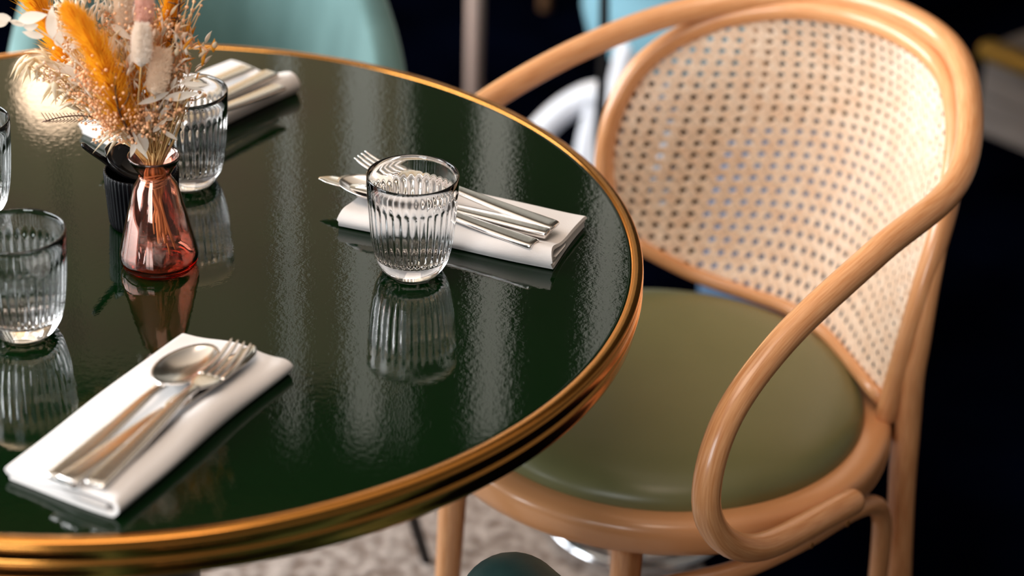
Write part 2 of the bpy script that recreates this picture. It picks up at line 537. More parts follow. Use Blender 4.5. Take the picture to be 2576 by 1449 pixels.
for sy in (-1, 1):
    m = MB(); P = np.array([(-.190, sy * .118, .430), (-.192, sy * .119, .33), (-.198, sy * .124, .16), (-.208, sy * .132, .0055)]); sweep(m, cr(P, 5), np.linspace(.0165, .011, 16), seg=18); m.build('leg', M['wood'], chair)
    hd = HD if sy < 0 else HD[::-1]
    up = [p for p in hd[:26] if p[2] > .50][::3]
    P = [(.185, -.232, 0), (.170, -.224, .15)] if sy < 0 else [(.192, .186, .0055), (.178, .198, .15)]
    P += [(.160, sy * .216, .28), (.156, sy * .210, .38), (.156, sy * .2075, .45)]
    for q in up[:6]:
        d = np.array([q[0], q[1]]); d /= np.linalg.norm(d)
        e_ = .015 - .013 * min(1, (q[2] - .5) / .16)
        P.append((q[0] + d[0] * e_, q[1] + d[1] * e_, q[2]))
    P = cr(P, 5)
    z = P[:, 2]
    rr = np.interp(z, [0, .2, .42, .55, .62, .70], [.011, .0135, .0150, .0125, .010, .006])
    m = MB(); sweep(m, P, rr, seg=18, round_ends=2); m.build('leg', M['wood'], chair)
    P = cr([(.128, sy * .214, .22), (.110, sy * .222, .32), (.096, sy * .226, .365), (.070, sy * .229, .392), (.025, sy * .230, .404), (-.05, sy * .222, .400), (-.115, sy * .198, .388), (-.165, sy * .152, .372), (-.190, sy * .122, .362)], 6)
    m = MB(); sweep(m, P, .0105, seg=14, round_ends=2); m.build('brace', M['wood'], chair)
    for k, (u, zz) in enumerate(((-.035, .4385), (-.095, .4425))):
        m = MB(); lathe(m, [(0, 0), (.0032, 0), (.0032, .0015), (0, .0015)], 10)
        o = m.build('screw_hole', M['plume_rib'], chair, smooth=False)
        o.rotation_euler = (PI / 2 * (1 if sy < 0 else -1), 0, 0)
        o.location = (u, sy * .2675, zz)
# cane panel: real strands on the curved back surface u = f(s, z)
Bd = np.vstack([HD, RD])


def basis(s, z):
    s = np.asarray(s, float); z = np.asarray(z, float)
    return np.stack([np.ones_like(s), z, z * z, s, s * z, s * s, s * s * z, s * s * z * z, s ** 4], -1)


coef = np.linalg.lstsq(basis(Bd[:, 1], Bd[:, 2]), Bd[:, 0], rcond=None)[0]


def fu(s, z): return basis(s, z) @ coef


poly = np.vstack([HD[:, 1:], RD[::-1, 1:]])


def inside(p):
    x, y = p[:, 0], p[:, 1]
    c = np.zeros(len(p), bool)
    a, b2_ = poly, np.roll(poly, -1, 0)
    for (x1, y1), (x2, y2) in zip(a, b2_):
        if y1 == y2:
            continue
        t = (y1 > y) != (y2 > y)
        c ^= t & (x < (x2 - x1) * (y - y1) / (y2 - y1) + x1)
    return c


PT = .0128
m = MB()


def strand(p0, d, L, half, lift, wave):
    n = int(L / (PT / 2)) + 1
    t = np.arange(n) * (PT / 2)
    pts = p0 + t[:, None] * d
    ok = inside(pts)
    i = 0
    while i < n:
        if not ok[i]:
            i += 1
            continue
        j = i
        while j + 1 < n and ok[j + 1]:
            j += 1
        if j > i:
            q = pts[i:j + 1]
            q = np.vstack([q[0] - d * .004, q, q[-1] + d * .004])
            k = np.arange(len(q))
            e = 1e-3
            du = (fu(q[:, 0] + e, q[:, 1]) - fu(q[:, 0] - e, q[:, 1])) / (2 * e)
            dz = (fu(q[:, 0], q[:, 1] + e) - fu(q[:, 0], q[:, 1] - e)) / (2 * e)
            N = np.stack([-np.ones(len(q)), du, dz], -1)
            N /= np.linalg.norm(N, axis=1)[:, None]
            P = np.stack([fu(q[:, 0], q[:, 1]), q[:, 0], q[:, 1]], -1) + N * (lift + wave * np.where(k % 2, 1, -1))[:, None]
            T = np.gradient(P, axis=0)
            T /= np.linalg.norm(T, axis=1)[:, None]
            B = np.cross(T, N)
            V = np.stack([P - B * half - N * .0003, P - B * half * .55 + N * .0006, P + B * half * .55 + N * .0006, P + B * half - N * .0003], 1).reshape(-1, 3)
            F = []
            for a in range(len(q) - 1):
                for c_ in range(4):
                    c2 = (c_ + 1) % 4
                    F.append((a * 4 + c_, a * 4 + c2, a * 4 + 4 + c2, a * 4 + 4 + c_))
            m.add(V, F)
        i = j + 1


smin, smax, zmin, zmax = -.245, .245, .45, .80
for k in range(-20, 21):
    for o_ in (-.0020, .0020):
        strand(np.array([k * PT + o_, zmin]), np.array([0, 1.0]), zmax - zmin, .0019, .0002, .0004)
for k in range(0, 30):
    for o_ in (-.0020, .0020):
        strand(np.array([smin, zmin + k * PT + o_]), np.array([1.0, 0]), smax - smin, .0019, -.0002, -.0004)
r2 = math.sqrt(.5)
for sg in (1, -1):
    for k in range(-45, 60):
        p0 = np.array([(k + .5) * PT, zmin])
        strand(p0, np.array([r2 * sg, r2]), .55, .0023, .0011 if sg > 0 else -.0011, .0003)
o = m.build('cane_weave', M['cane'], chair, smooth=False, label='pale woven cane panel with octagonal holes', kind='stuff')

# ------------------------------------------------------------------ glasses
def glass_mesh():
    outer = [(.0405, .0930), (.0403, .085), (.0397, .072), (.0388, .058), (.0377, .044), (.0364, .032), (.0349, .0235), (.0321, .0125), (.0283, .0048), (.0255, .0016), (.0240, .0003), (.0228, .0)]
    inner = [(0, .0135), (.010, .0135), (.021, .0138), (.0268, .0150), (.0300, .0190), (.0322, .0265), (.0339, .036), (.0351, .047), (.0361, .058), (.0366, .0650), (.0368, .0685), (.0369, .0705), (.0370, .0718), (.0376, .080), (.0382, .089), (.0386, .0930), (.0391, .0938), (.0397, .0941), (.0402, .0938)]
    NR = 34
    flut = {2: .1, 3: .6, 4: 1, 5: 1, 6: 1, 7: 1, 8: 1, 9: 1, 10: .75, 11: .4}
    oflut = {}
    mb = MB()
    prof = inner + outer + [(.0215, .0010), (.012, .0016), (0, .0016)]
    ni = len(inner)

    def mod(t, i, r):
        if i < ni and i in flut:
            return r - flut[i] * 0.0017 * (.5 + .5 * math.cos(NR * t)) ** .8
        return r
    lathe(mb, prof[::-1], NR * 6, lambda t, i, r: mod(t, len(prof) - 1 - i, r))
    return mb


gm = glass_mesh().build('water_glass', M['glass'])
GL = [(-.0889, 1.8002, 'clear ribbed tumbler standing before the napkin nearest the cane armchair'),
      (-.4074, 1.6743, 'clear ribbed tumbler beside the amber vase, nearest the front napkin, cut by the picture edge'),
      (-.3101, 1.9649, 'clear ribbed tumbler behind the dried flowers and black pot'),
      (-.497, 1.886, 'clear ribbed tumbler barely showing at the picture edge beyond the front tumbler')]
for i, (x, y, lab) in enumerate(GL):
    o = gm if i == 0 else gm.copy()
    if i:
        link(o)
    o.location = (x, y, .7502)
    o.rotation_euler = (0, 0, i * .7)
    tag(o, lab, 'glass', 'ribbed water glasses on the round table')


# ------------------------------------------------------------------ napkins
def napkin(name, label, cx, cy, ang, L, W, seed):
    r = np.random.default_rng(seed)
    # cross-section centre line (y across, z up): three folded layers, bulging fold at -y
    t = .0016
    h = W / 2
    path = [(h * .93, .0022), (0, .0022), (-h * .84, .0022), (-h * .95, .0038), (-h, .0084), (-h * .955, .0132), (-h * .84, .0160), (-h * .6, .0158), (-h * .25, .0136), (h * .1, .0116), (h * .5, .0104),
            (h * .93, .0100), (h * .985, .0085), (h * .97, .0066), (h * .9, .0058), (0, .0062), (-h * .8, .0074)]
    C2 = cr([(y, z, 0) for y, z in path], 4)[:, :2]
    T = np.gradient(C2, axis=0)
    T /= np.linalg.norm(T, axis=1)[:, None]
    Nn = np.stack([-T[:, 1], T[:, 0]], 1)
    loop = np.vstack([C2 + Nn * t, (C2 - Nn * t)[::-1]])
    loop[:, 1] = np.maximum(loop[:, 1], .0004)
    n, k = len(loop), 26
    ph = r.uniform(0, 6, 8)
    V = []
    for i in range(k):
        s = i / (k - 1)
        x = (s - .5) * L
        for y, z in loop:
            w = max(0, z - .003) / .010
            dz = w * (.0011 * math.sin(5 * s + ph[0] + 9 * y / W) + .0008 * math.sin(11 * s + ph[1] - 5 * y / W)) + w * .0016 * (abs(s - .5) * 2) ** 4 * math.sin(ph[2] + 7 * y / W)
            dy = .0012 * math.sin(4 * s + ph[3]) + .0008 * math.sin(9 * s + ph[4]) + w * .0014 * math.sin(3 * s + ph[6])
            dx = (abs(s - .5) * 2) ** 8 * np.sign(s - .5) * (.002 * math.sin(ph[5] + 30 * y) - w * .003 + .0022 * (1 if z > .008 else 0))
            V.append((x + dx, y + dy, z + dz))
    F = []
    for i in range(k - 1):
        for j in range(n):
            j2 = (j + 1) % n
            F.append((i * n + j, i * n + j2, (i + 1) * n + j2, (i + 1) * n + j))
    half = n // 2
    for base, fl in ((0, False), ((k - 1) * n, True)):
        for j in range(half - 1):
            f = (base + j, base + j + 1, base + n - 2 - j, base + n - 1 - j)
            F.append(f if fl else f[::-1])
    mb = MB()
    mb.add(V, F)
    o = mb.build(name, M['napkin'], auto=70)
    o.location = (cx, cy, .7501)
    o.rotation_euler = (0, 0, ang)
    tag(o, label, 'napkin', 'folded white linen napkins')
    return o


napkin('napkin', 'folded white napkin at the front of the table under spoon, fork and knife', -.278, 1.531, math.radians(63.4), .236, .104, 1)
napkin('napkin', 'folded white napkin nearest the cane armchair, behind a tumbler', -.0465, 1.886, math.radians(-19.7), .208, .096, 2)
napkin('napkin', 'folded white napkin at the far side beyond the dried flowers', -.328, 2.117, math.radians(52), .212, .096, 3)


# ------------------------------------------------------------------ cutlery (along +x from the handle end, tip at x = length)
def fork_proto():
    root = thing('fork', '', 'fork')
    X = [0, .004, .02, .06, .10, .125, .142]
    Z = [.0022, .0025, .0028, .0042, .0066, .0080, .0071]
    w = [.0080, .0088, .0087, .0074, .0056, .0040, .0044]
    t = [.0018, .0025, .0026, .0025, .0024, .0022, .0017]
    m = MB(); sweep(m, cr([(x, 0, z) for x, z in zip(X, Z)], 5), np.interp(np.linspace(0, 6, 31), range(7), w), np.interp(np.linspace(0, 6, 31), range(7), t), seg=16, up=(0, 0, 1), power=4); m.build('handle', M['steel'], root)
    m = MB()
    sweep(m, cr([(.139, 0, .0072), (.146, 0, .0062), (.153, 0, .0048), (.160, 0, .0036), (.1655, 0, .0032)], 4), np.interp(np.linspace(0, 4, 17), range(5), [.0034, .0075, .0108, .0118, .0120]), .0011, seg=16, up=(0, 0, 1), power=4)
    head = m.build('head', M['steel'], root)
    for k in range(4):
        y = (k - 1.5) * .0063
        P = cr([(.164, y, .0033), (.178, y, .0030), (.193, y * .98, .0045), (.205, y * .95, .0078), (.212, y * .93, .0106)], 4)
        m = MB(); sweep(m, P, np.interp(np.linspace(0, 4, 17), range(5), [.0023, .0022, .0019, .0015, .0007]), np.interp(np.linspace(0, 4, 17), range(5), [.0011, .0012, .0012, .0011, .0006]), seg=10, up=(0, 0, 1), power=3)
        m.build('tine', M['steel'], head)
    return root


def spoon_proto():
    root = thing('spoon', '', 'spoon')
    X = [0, .004, .02, .06, .10, .125, .143]
    Z = [.0022, .0025, .0028, .0042, .0066, .0082, .0076]
    w = [.0076, .0084, .0083, .0070, .0053, .0038, .0042]
    t = [.0018, .0025, .0026, .0025, .0024, .0022, .0017]
    m = MB(); sweep(m, cr([(x, 0, z) for x, z in zip(X, Z)], 5), np.interp(np.linspace(0, 6, 31), range(7), w), np.interp(np.linspace(0, 6, 31), range(7), t), seg=16, up=(0, 0, 1), power=4); m.build('handle', M['steel'], root)
    m = MB()
    nu, nv = 14, 40
    Lb, Wb, D = .0365, .0220, .0092
    cx = .139 + Lb

    def surf(rho, th, off):
        e = math.cos(th)
        wid = Wb * (1 - .10 * e)
        x = cx + Lb * rho * e
        y = wid * rho * math.sin(th)
        z = .0098 - D * (1 - rho ** 2.4) + .0012 * (rho ** 2) * e * -1 - off
        return (x, y, z)
    V, F = [], []
    for off in (0, .0013):
        b0 = len(V)
        V.append(surf(0, 0, off))
        for i in range(1, nu + 1):
            for j in range(nv):
                V.append(surf(i / nu, 2 * PI * j / nv, off if i < nu else off * .75))
        for j in range(nv):
            k = (j + 1) % nv
            f = (b0, b0 + 1 + j, b0 + 1 + k)
            F.append(f if off == 0 else f[::-1])
            for i in range(nu - 1):
                q = (b0 + 1 + i * nv + j, b0 + 1 + (i + 1) * nv + j, b0 + 1 + (i + 1) * nv + k, b0 + 1 + i * nv + k)
                F.append(q if off == 0 else q[::-1])
    a0, c0 = 1 + (nu - 1) * nv, 1 + nu * nv + 1 + (nu - 1) * nv
    for j in range(nv):
        k = (j + 1) % nv
        F.append((a0 + j, c0 + j, c0 + k, a0 + k))
    m.add(V, F)
    m.build('bowl', M['steel'], root)
    return root


def knife_proto():
    root = thing('knife', '', 'knife')
    P = [(0, 0, .0036), (.004, 0, .0038), (.05, 0, .0038), (.10, 0, .0037), (.118, 0, .0036)]
    m = MB(); sweep(m, cr(P, 5), np.interp(np.linspace(0, 4, 21), range(5), [.0084, .0092, .0086, .0074, .0062]), np.interp(np.linspace(0, 4, 21), range(5), [.0026, .0036, .0036, .0032, .0022]), seg=16, up=(0, 0, 1), power=5); m.build('handle', M['steel'], root)
    P = [(.116, 0, .0034), (.122, .0005, .0034), (.135, .001, .0034), (.18, .001, .0034), (.21, .0012, .0036), (.225, .0022, .0037), (.2345, .0042, .0038)]
    m = MB(); sweep(m, cr(P, 5), np.interp(np.linspace(0, 6, 31), range(7), [.0050, .0066, .0094, .0102, .0096, .0074, .0018]), np.interp(np.linspace(0, 6, 31), range(7), [.0016, .0011, .0008, .0007, .0006, .0005, .0003]), seg=12, up=(0, 0, 1), power=2); m.build('blade', M['steel_blade'], root)
    return root


def copy_tree(o, parent=None):
    c = o.copy()
    link(c, parent)
    for ch in list(o.children):
        copy_tree(ch, c)
    return c


def place(o, end, tip, z0, z1, length, label, group, roll=0.0):
    d = np.array([tip[0] - end[0], tip[1] - end[1]])
    a = math.atan2(d[1], d[0])
    o.location = (end[0], end[1], z0)
    o.rotation_euler = (roll, -math.atan2(z1 - z0, length), a)
    tag(o, label, o['category'], group)


protos = {'fork': fork_proto(), 'spoon': spoon_proto(), 'knife': knife_proto()}
used = set()


def cut(kind, end, tip, z0, z1, label, roll=0.0):
    if kind in used:
        o = copy_tree(protos[kind])
    else:
        used.add(kind)
        o = protos[kind]
    place(o, end, tip, z0, z1, {'fork': .21, 'spoon': .205, 'knife': .234}[kind], label, 'steel cutlery on the napkins', roll)


cut('spoon', (-.334, 1.424), (-.238, 1.622), 0.7666, 0.7676, 'steel spoon lying on the front napkin, bowl up')
cut('knife', (-.323, 1.418), (-.194, 1.640), 0.7666, 0.7676, 'steel knife on the front napkin, blade under the fork')
cut('fork', (-.303, 1.414), (-.207, 1.628), 0.7681, 0.7741, 'steel fork on the front napkin, tines over the knife blade')
cut('spoon', (.019, 1.817), (-.158, 1.923), 0.7681, 0.7691, 'steel spoon on the napkin nearest the cane armchair, partly behind the tumbler')
cut('knife', (.031, 1.838), (-.186, 1.940), 0.7681, 0.7686, 'steel knife on the napkin nearest the cane armchair, tip past the napkin')
cut('fork', (.037, 1.846), (-.143, 1.950), 0.7716, 0.7786, 'steel fork on the napkin nearest the cane armchair, tines raised behind the tumbler')
cut('fork', (-.277, 2.185), (-.396, 2.012), 0.7701, 0.7721, 'steel fork on the far napkin, handle end at its outer side')
cut('knife', (-.252, 2.167), (-.372, 1.988), 0.7701, 0.7716, 'steel knife in the middle of the far napkin, head behind the flowers')
cut('spoon', (-.240, 2.140), (-.362, 1.975), 0.7701, 0.7716, 'steel spoon on the far napkin nearest the tumbler')

# ------------------------------------------------------------------ vase
VX, VY = -.3121, 1.7962
ZT = .7502
vase = MB()
lathe(vase, [(0, .0035), (.024, .0036), (.0305, .0055), (.0325, .010), (.0320, .016), (.0250, .0475), (.0172, .0780), (.0122, .0865), (.0113, .0890), (.0125, .0915), (.0170, .0995), (.0203, .1055), (.0212, .1070),
             (.0220, .1076), (.0228, .1070), (.0226, .1055), (.0192, .0985), (.0146, .0912), (.0134, .0888), (.0142, .0862), (.0192, .0782), (.0270, .0475), (.0338, .0175), (.0347, .0115), (.0338, .0055), (.0315, .0012), (.029, 0), (.024, .0008), (0, .0012)][::-1], 96)
o = vase.build('vase', M['amber']); o.location = (VX, VY, ZT); tag(o, 'conical amber pink glass vase with flared rim holding dried flowers', 'vase')

# ------------------------------------------------------------------ black pot and its scoop
PX_, PY_ = -.3385, 1.8775
m = MB()
pp = [(0, .004), (.0285, .0045), (.0297, .010), (.0312, .050), (.0316, .0535), (.0324, .0545), (.0333, .0535), (.0336, .0515), (.0330, .040), (.0318, .018), (.0310, .004), (.0302, .0008), (.0290, 0), (0, .0)]


def pmod(t, i, r):
    return r + (.00055 * (abs(math.sin(24 * t)) - .5) * 2 if 6 <= i <= 10 else 0)


lathe(m, pp[::-1], 192, lambda t, i, r: pmod(t, len(pp) - 1 - i, r))
o = m.build('condiment_pot', M['pot']); o.location = (PX_, PY_, ZT); tag(o, 'small black fluted ceramic pot behind the amber vase', 'pot')
sc = thing('scoop_spoon', 'black lacquered scoop spoon leaning in the black pot', 'spoon', (PX_, PY_, ZT + .045))
B0 = Vector((-.011, -.003, .0175))
tilt = Matrix.Rotation(math.radians(38), 3, Vector((.25, 1, 0)).normalized())
V, F = [], []
nu, nv = 10, 36
for off in (0, .0018):
    b0 = len(V)
    V.append(tuple(tilt @ Vector((0, 0, -.011 - off)) + B0))
    for i in range(1, nu + 1):
        for j in range(nv):
            rho, th = i / nu, 2 * PI * j / nv
            V.append(tuple(tilt @ Vector((.0235 * rho * math.cos(th), .0205 * rho * math.sin(th), -.011 * (1 - rho ** 2.2) - off * (1 if i < nu else .6))) + B0))
    for j in range(nv):
        k = (j + 1) % nv
        f = (b0, b0 + 1 + j, b0 + 1 + k)
        F.append(f if off == 0 else f[::-1])
        for i in range(nu - 1):
            q = (b0 + 1 + i * nv + j, b0 + 1 + (i + 1) * nv + j, b0 + 1 + (i + 1) * nv + k, b0 + 1 + i * nv + k)
            F.append(q if off == 0 else q[::-1])
a0, c0 = 1 + (nu - 1) * nv, 1 + nu * nv + 1 + (nu - 1) * nv
for j in range(nv):
    k = (j + 1) % nv
    F.append((a0 + j, c0 + j, c0 + k, a0 + k))
m = MB(); m.add(V, F); m.build('bowl', M['lacquer'], sc)
hp = [np.array(px(x, y, yy)) - np.array(sc.location) for x, y, yy in ((290, 424, 1.872), (262, 402, 1.868), (235, 384, 1.862), (212, 367, 1.858))]
m = MB(); sweep(m, cr(hp, 5), np.linspace(.0042, .0036, 16), np.linspace(.0030, .0026, 16), seg=12, up=(0, 0, 1), round_ends=3); m.build('handle', M['lacquer'], sc)
# ------------------------------------------------------------------ dried bouquet (tied, so one thing)
BL = np.array([VX, VY, ZT])
bq = thing('dried_bouquet', 'tied bouquet of dried orange plumes, bunny tails, pale leaves and peach blossom', 'flowers', tuple(BL))


def bp(x, y, dy=0.0):
    return px(x, y, VY + dy) - BL


def unit(v):
    v = np.asarray(v, float)
    return v / (np.linalg.norm(v) + 1e-12)


NECK = np.array([.001, 0, .090])


def stem_to(mb, p, r=.0006, bend=.5, seg=5):
    p = np.asarray(p, float)
    mid = NECK + (p - NECK) * .45
    mid[2] += .006
    j = rng.normal(0, .002, 2)
    n0 = NECK + np.array([j[0], j[1], 0])
    sweep(mb, cr([n0 - np.array([j[0], j[1], .012]), n0, mid + rng.normal(0, .003, 3), p], 5), r, seg=seg)


def leaf(parent, b0, tip, w, m='leaf', cup=.18, name='leaf', n=7, facing=None):
    """a thin bleached leaf with a folded midrib"""
    b0, tip = np.asarray(b0, float), np.asarray(tip, float)
    L = np.linalg.norm(tip - b0)
    T = unit(tip - b0)
    view = unit(CAM - (BL + (b0 + tip) / 2)) if facing is None else unit(facing)
    view = unit(view + rng.normal(0, .28, 3))
    B = unit(np.cross(T, view))
    N = np.cross(B, T)
    V, F = [], []
    for i in range(n):
        t = i / (n - 1)
        hw = w / 2 * math.sin(PI * min(1, (t * .97 + .015)) ** .8) ** .85
        c = b0 + T * L * t + N * L * cup * .5 * math.sin(PI * t) * .35
        V += [c - B * hw + N * hw * cup, c, c + B * hw + N * hw * cup]
    for i in range(n - 1):
        a = i * 3
        F += [(a, a + 1, a + 4, a + 3), (a + 1, a + 2, a + 5, a + 4)]
    mb = MB()
    mb.add(V, F)
    return mb.build(name, M[m], parent)


def husk(mb, b0, tip, w):
    b0, tip = np.asarray(b0, float), np.asarray(tip, float)
    P = np.array([b0 + (tip - b0) * t for t in np.linspace(0, 1, 8)])
    P += np.array([0, 0, 1.0]) * (np.sin(np.linspace(0, PI, 8)) * np.linalg.norm(tip - b0) * .08)[:, None]
    r = w / 2 * np.array([.25, .75, 1, .95, .75, .48, .22, .03])
    sweep(mb, P, r, r * .6, seg=7)


ICO = None


def ball(mb, c, r):
    global ICO
    if ICO is None:
        g = (1 + 5 ** .5) / 2
        v = np.array([(-1, g, 0), (1, g, 0), (-1, -g, 0), (1, -g, 0), (0, -1, g), (0, 1, g), (0, -1, -g), (0, 1, -g), (g, 0, -1), (g, 0, 1), (-g, 0, -1), (-g, 0, 1)]) / math.sqrt(1 + g * g)
        f = [(0, 11, 5), (0, 5, 1), (0, 1, 7), (0, 7, 10), (0, 10, 11), (1, 5, 9), (5, 11, 4), (11, 10, 2), (10, 7, 6), (7, 1, 8), (3, 9, 4), (3, 4, 2), (3, 2, 6), (3, 6, 8), (3, 8, 9), (4, 9, 5), (2, 4, 11), (6, 2, 10), (8, 6, 7), (9, 8, 1)]
        ICO = (v, f)
    mb.add(np.asarray(c) + ICO[0] * r * np.array([1, 1, rng.uniform(.85, 1.25)]), ICO[1])


# stem bundle inside the vase and the raffia tie
m = MB()
for k in range(13):
    a = 2 * PI * k / 13 + rng.uniform(-.2, .2)
    r0 = .0068 * math.sqrt(rng.uniform(.15, 1))
    end = bp(*[(388, 588), (398, 600), (408, 606), (416, 612), (428, 640), (442, 628), (436, 610), (404, 585), (392, 560), (420, 590), (412, 570), (432, 600), (400, 612)][k], rng.uniform(-.010, .010))
    P = cr([(r0 * math.cos(a), r0 * math.sin(a), .112), (r0 * math.cos(a), r0 * math.sin(a), .090), (r0 * .9 * math.cos(a) + .001, r0 * .9 * math.sin(a), .074), (end * .55 + np.array([0, 0, .034])) + rng.normal(0, .001, 3), end], 5)
    sweep(m, P, rng.uniform(.0008, .0014), seg=6)
m.build('stem_bundle', M['straw'], bq, label='cut straw stems inside the vase', kind='stuff')
m = MB()
hel = [((.0086 + .0006 * math.sin(7 * t)) * math.cos(t), (.0086 + .0006 * math.sin(7 * t)) * math.sin(t), .0785 + .0125 * t / (2 * PI * 9) + .0012 * math.sin(2.3 * t)) for t in np.linspace(0, 2 * PI * 9, 200)]
sweep(m, hel, .0011, .0008, seg=6)
m.build('raffia_tie', M['raffia'], bq, label='raffia wound around the stems at the vase neck')

# plumes
def plume(spine, hw, n, dy, mname='plume', spread=1.0):
    P = cr([bp(x, y, d + dy) for x, y, d in spine], 8)
    root = None
    mb = MB()
    sweep(mb, P, np.linspace(.0011, .0004, len(P)), seg=6)
    rib = mb.build('plume', M['plume_rib'], bq, label='feathery dyed orange plume on a brown rib')
    T, N, B = frames(P)
    mb = MB()
    Ls = len(P) - 1
    V, F = [], []
    for k in range(n):
        t = rng.uniform(.04, 1) ** .9
        f = t * Ls
        i = min(int(f), Ls - 1)
        c = P[i] + (P[i + 1] - P[i]) * (f - i)
        a = rng.uniform(0, 2 * PI)
        side = N[i] * math.cos(a) * .6 + B[i] * math.sin(a)
        l = hw * (1.25 if t < .15 else 1.0) * math.sin(PI * min(1, .22 + .70 * t)) ** .7 * rng.uniform(.7, 1.35)
        ang = math.radians(rng.uniform(18, 58)) * spread
        d = unit(T[i] * math.cos(ang) + side * math.sin(ang))
        d2 = unit(d + T[i] * .5 + np.array([0, 0, -.25]) * rng.uniform(0, 1) + rng.normal(0, .12, 3))
        wv = unit(np.cross(d, CAM - BL)) * rng.uniform(.00022, .00042)
        p1, p2 = c + d * l * .55, c + d * l * .55 + d2 * l * .5
        b0 = len(V)
        V += [c - wv, c + wv, p1 + wv * .8, p1 - wv * .8, p2]
        F += [(b0, b0 + 1, b0 + 2, b0 + 3), (b0 + 3, b0 + 2, b0 + 4)]
    mb.add(V, F)
    mb.build('plume_barbs', M[mname], rib, smooth=False, kind='stuff')


plume([(322, 345, 0), (300, 275, -.012), (276, 205, -.018), (245, 130, -.02), (205, 70, -.015), (172, 28, -.01)], .024, 3200, -.012)
plume([(215, 190, .03), (160, 120, .035), (118, 55, .04), (88, 0, .04), (70, -40, .04)], .027, 1900, .01)
plume([(372, 330, 0), (395, 230, .006), (408, 120, .012), (428, 30, .015), (440, -40, .015)], .022, 2200, .012)
plume([(345, 335, 0), (330, 250, .0), (338, 170, .008), (352, 100, .012), (365, 20, .012)], .020, 1900, .020)
plume([(250, 240, .02), (218, 205, .02), (185, 175, .022), (150, 150, .022)], .02, 900, .012)


# bunny tails
def bunny(x, y, hx, hy, tiltd, dy, mname, lab):
    c = bp(x, y, dy)
    s = 2.0 / FPX
    rx, rz = hx * s * 1.0, hy * s * 1.08
    ax = unit(CU * math.cos(math.radians(tiltd)) + CR * math.sin(math.radians(tiltd)) + np.array([0, -.1, 0]))
    P = np.array([c + ax * rz * t for t in np.linspace(-1, 1, 15)])
    r = rx * .70 * np.array([math.sqrt(max(0, 1 - abs(t) ** 2.6)) * (1.0 - .14 * t) for t in np.linspace(-1, 1, 15)])
    mb = MB()
    sweep(mb, P, np.maximum(r, .0004), seg=18)
    o = mb.build('bunny_tail', M[mname], bq, label=lab)
    T, N, B = frames(P)
    V, F = [], []
    for k in range(4200):
        i = rng.integers(1, 14)
        a = rng.uniform(0, 2 * PI)
        rad = N[i] * math.cos(a) + B[i] * math.sin(a)
        q = P[i] + (P[min(i + 1, 14)] - P[i]) * rng.uniform(0, 1) + rad * r[i] * .9
        d = unit(rad + ax * rng.uniform(.3, 1.3) + rng.normal(0, .25, 3))
        l = rng.uniform(.0030, .0066)
        wv = unit(np.cross(d, CAM - BL)) * .00022
        b0 = len(V)
        V += [q - wv, q + wv, q + d * l]
        F += [(b0, b0 + 1, b0 + 2)]
    mb = MB()
    mb.add(V, F)
    mb.build('fuzz', M[mname], o, smooth=False, kind='stuff')
    mb = MB()
    base = c - ax * rz
    stem_to(mb, base, .0006)
    mb.build('stem', M['straw'], o)


bunny(356, 116, 25, 47, 2, -.034, 'tail_white', 'cream fluffy bunny tail grass head')
bunny(400, 184, 28, 52, 11, -.024, 'tail_beige', 'beige fluffy bunny tail grass head')
bunny(362, 24, 23, 40, 3, -.008, 'tail_pink', 'pink fluffy bunny tail grass head')
bunny(310, 28, 20, 40, -3, -.004, 'tail_beige', 'beige fluffy bunny tail head behind the pink one')


# bleached leaf sprigs
def sprig(pts, leaves, lab, r=.0009):
    P = cr([bp(*p) for p in pts], 6)
    mb = MB()
    sweep(mb, P, np.linspace(r, r * .6, len(P)), seg=6)
    o = mb.build('leaf_sprig', M['leaf'], bq, label=lab)
    for x0, y0, x1, y1, w, dy in leaves:
        leaf(o, bp(x0, y0, dy), bp(x1, y1, dy + rng.uniform(-.006, .006)), w * 2.0 / FPX)
    return o


sprig([(345, 350, 0), (250, 215, -.010), (160, 122, -.02), (118, 88, -.02), (60, 58, -.02), (-15, 50, -.02)],
      [(47, 50, 119, 37, 30, -.02), (132, 96, 130, 18, 30, -.022), (28, 46, -24, 45, 26, -.02), (20, 56, -18, 66, 16, -.02), (24, 52, 68, 66, 14, -.022), (60, 68, 96, 62, 24, -.02),
       (110, 92, 56, 80, 20, -.024), (146, 116, 150, 76, 24, -.02), (175, 120, 222, 96, 20, -.022), (150, 78, 205, 90, 22, -.018), (225, 60, 262, 118, 24, -.024), (262, 125, 292, 88, 20, -.02)],
      'pale bleached leaf sprig reaching out over the far rim of the table')
sprig([(372, 380, 0), (392, 310, -.012), (402, 270, -.018), (428, 228, -.022), (462, 206, -.024)],
      [(452, 212, 496, 184, 11, -.022), (458, 210, 526, 214, 13, -.024), (462, 212, 515, 228, 12, -.02), (424, 232, 345, 263, 18, -.028), (414, 248, 500, 233, 22, -.024), (404, 268, 352, 298, 15, -.02),
       (398, 300, 436, 258, 16, -.022), (430, 222, 445, 192, 10, -.02), (384, 332, 420, 300, 14, -.024), (378, 330, 366, 268, 18, -.024)],
      'pale bleached leaf sprig leaning over the tumbler behind')
sprig([(368, 398, 0), (352, 350, -.016), (340, 322, -.02)],
      [(350, 336, 364, 390, 34, -.026), (345, 342, 328, 396, 16, -.022), (352, 338, 318, 345, 15, -.02), (372, 400, 330, 322, 14, -.024), (410, 330, 446, 352, 12, -.02), (400, 300, 440, 300, 16, -.018)],
      'short pale leaves hanging over the vase rim')
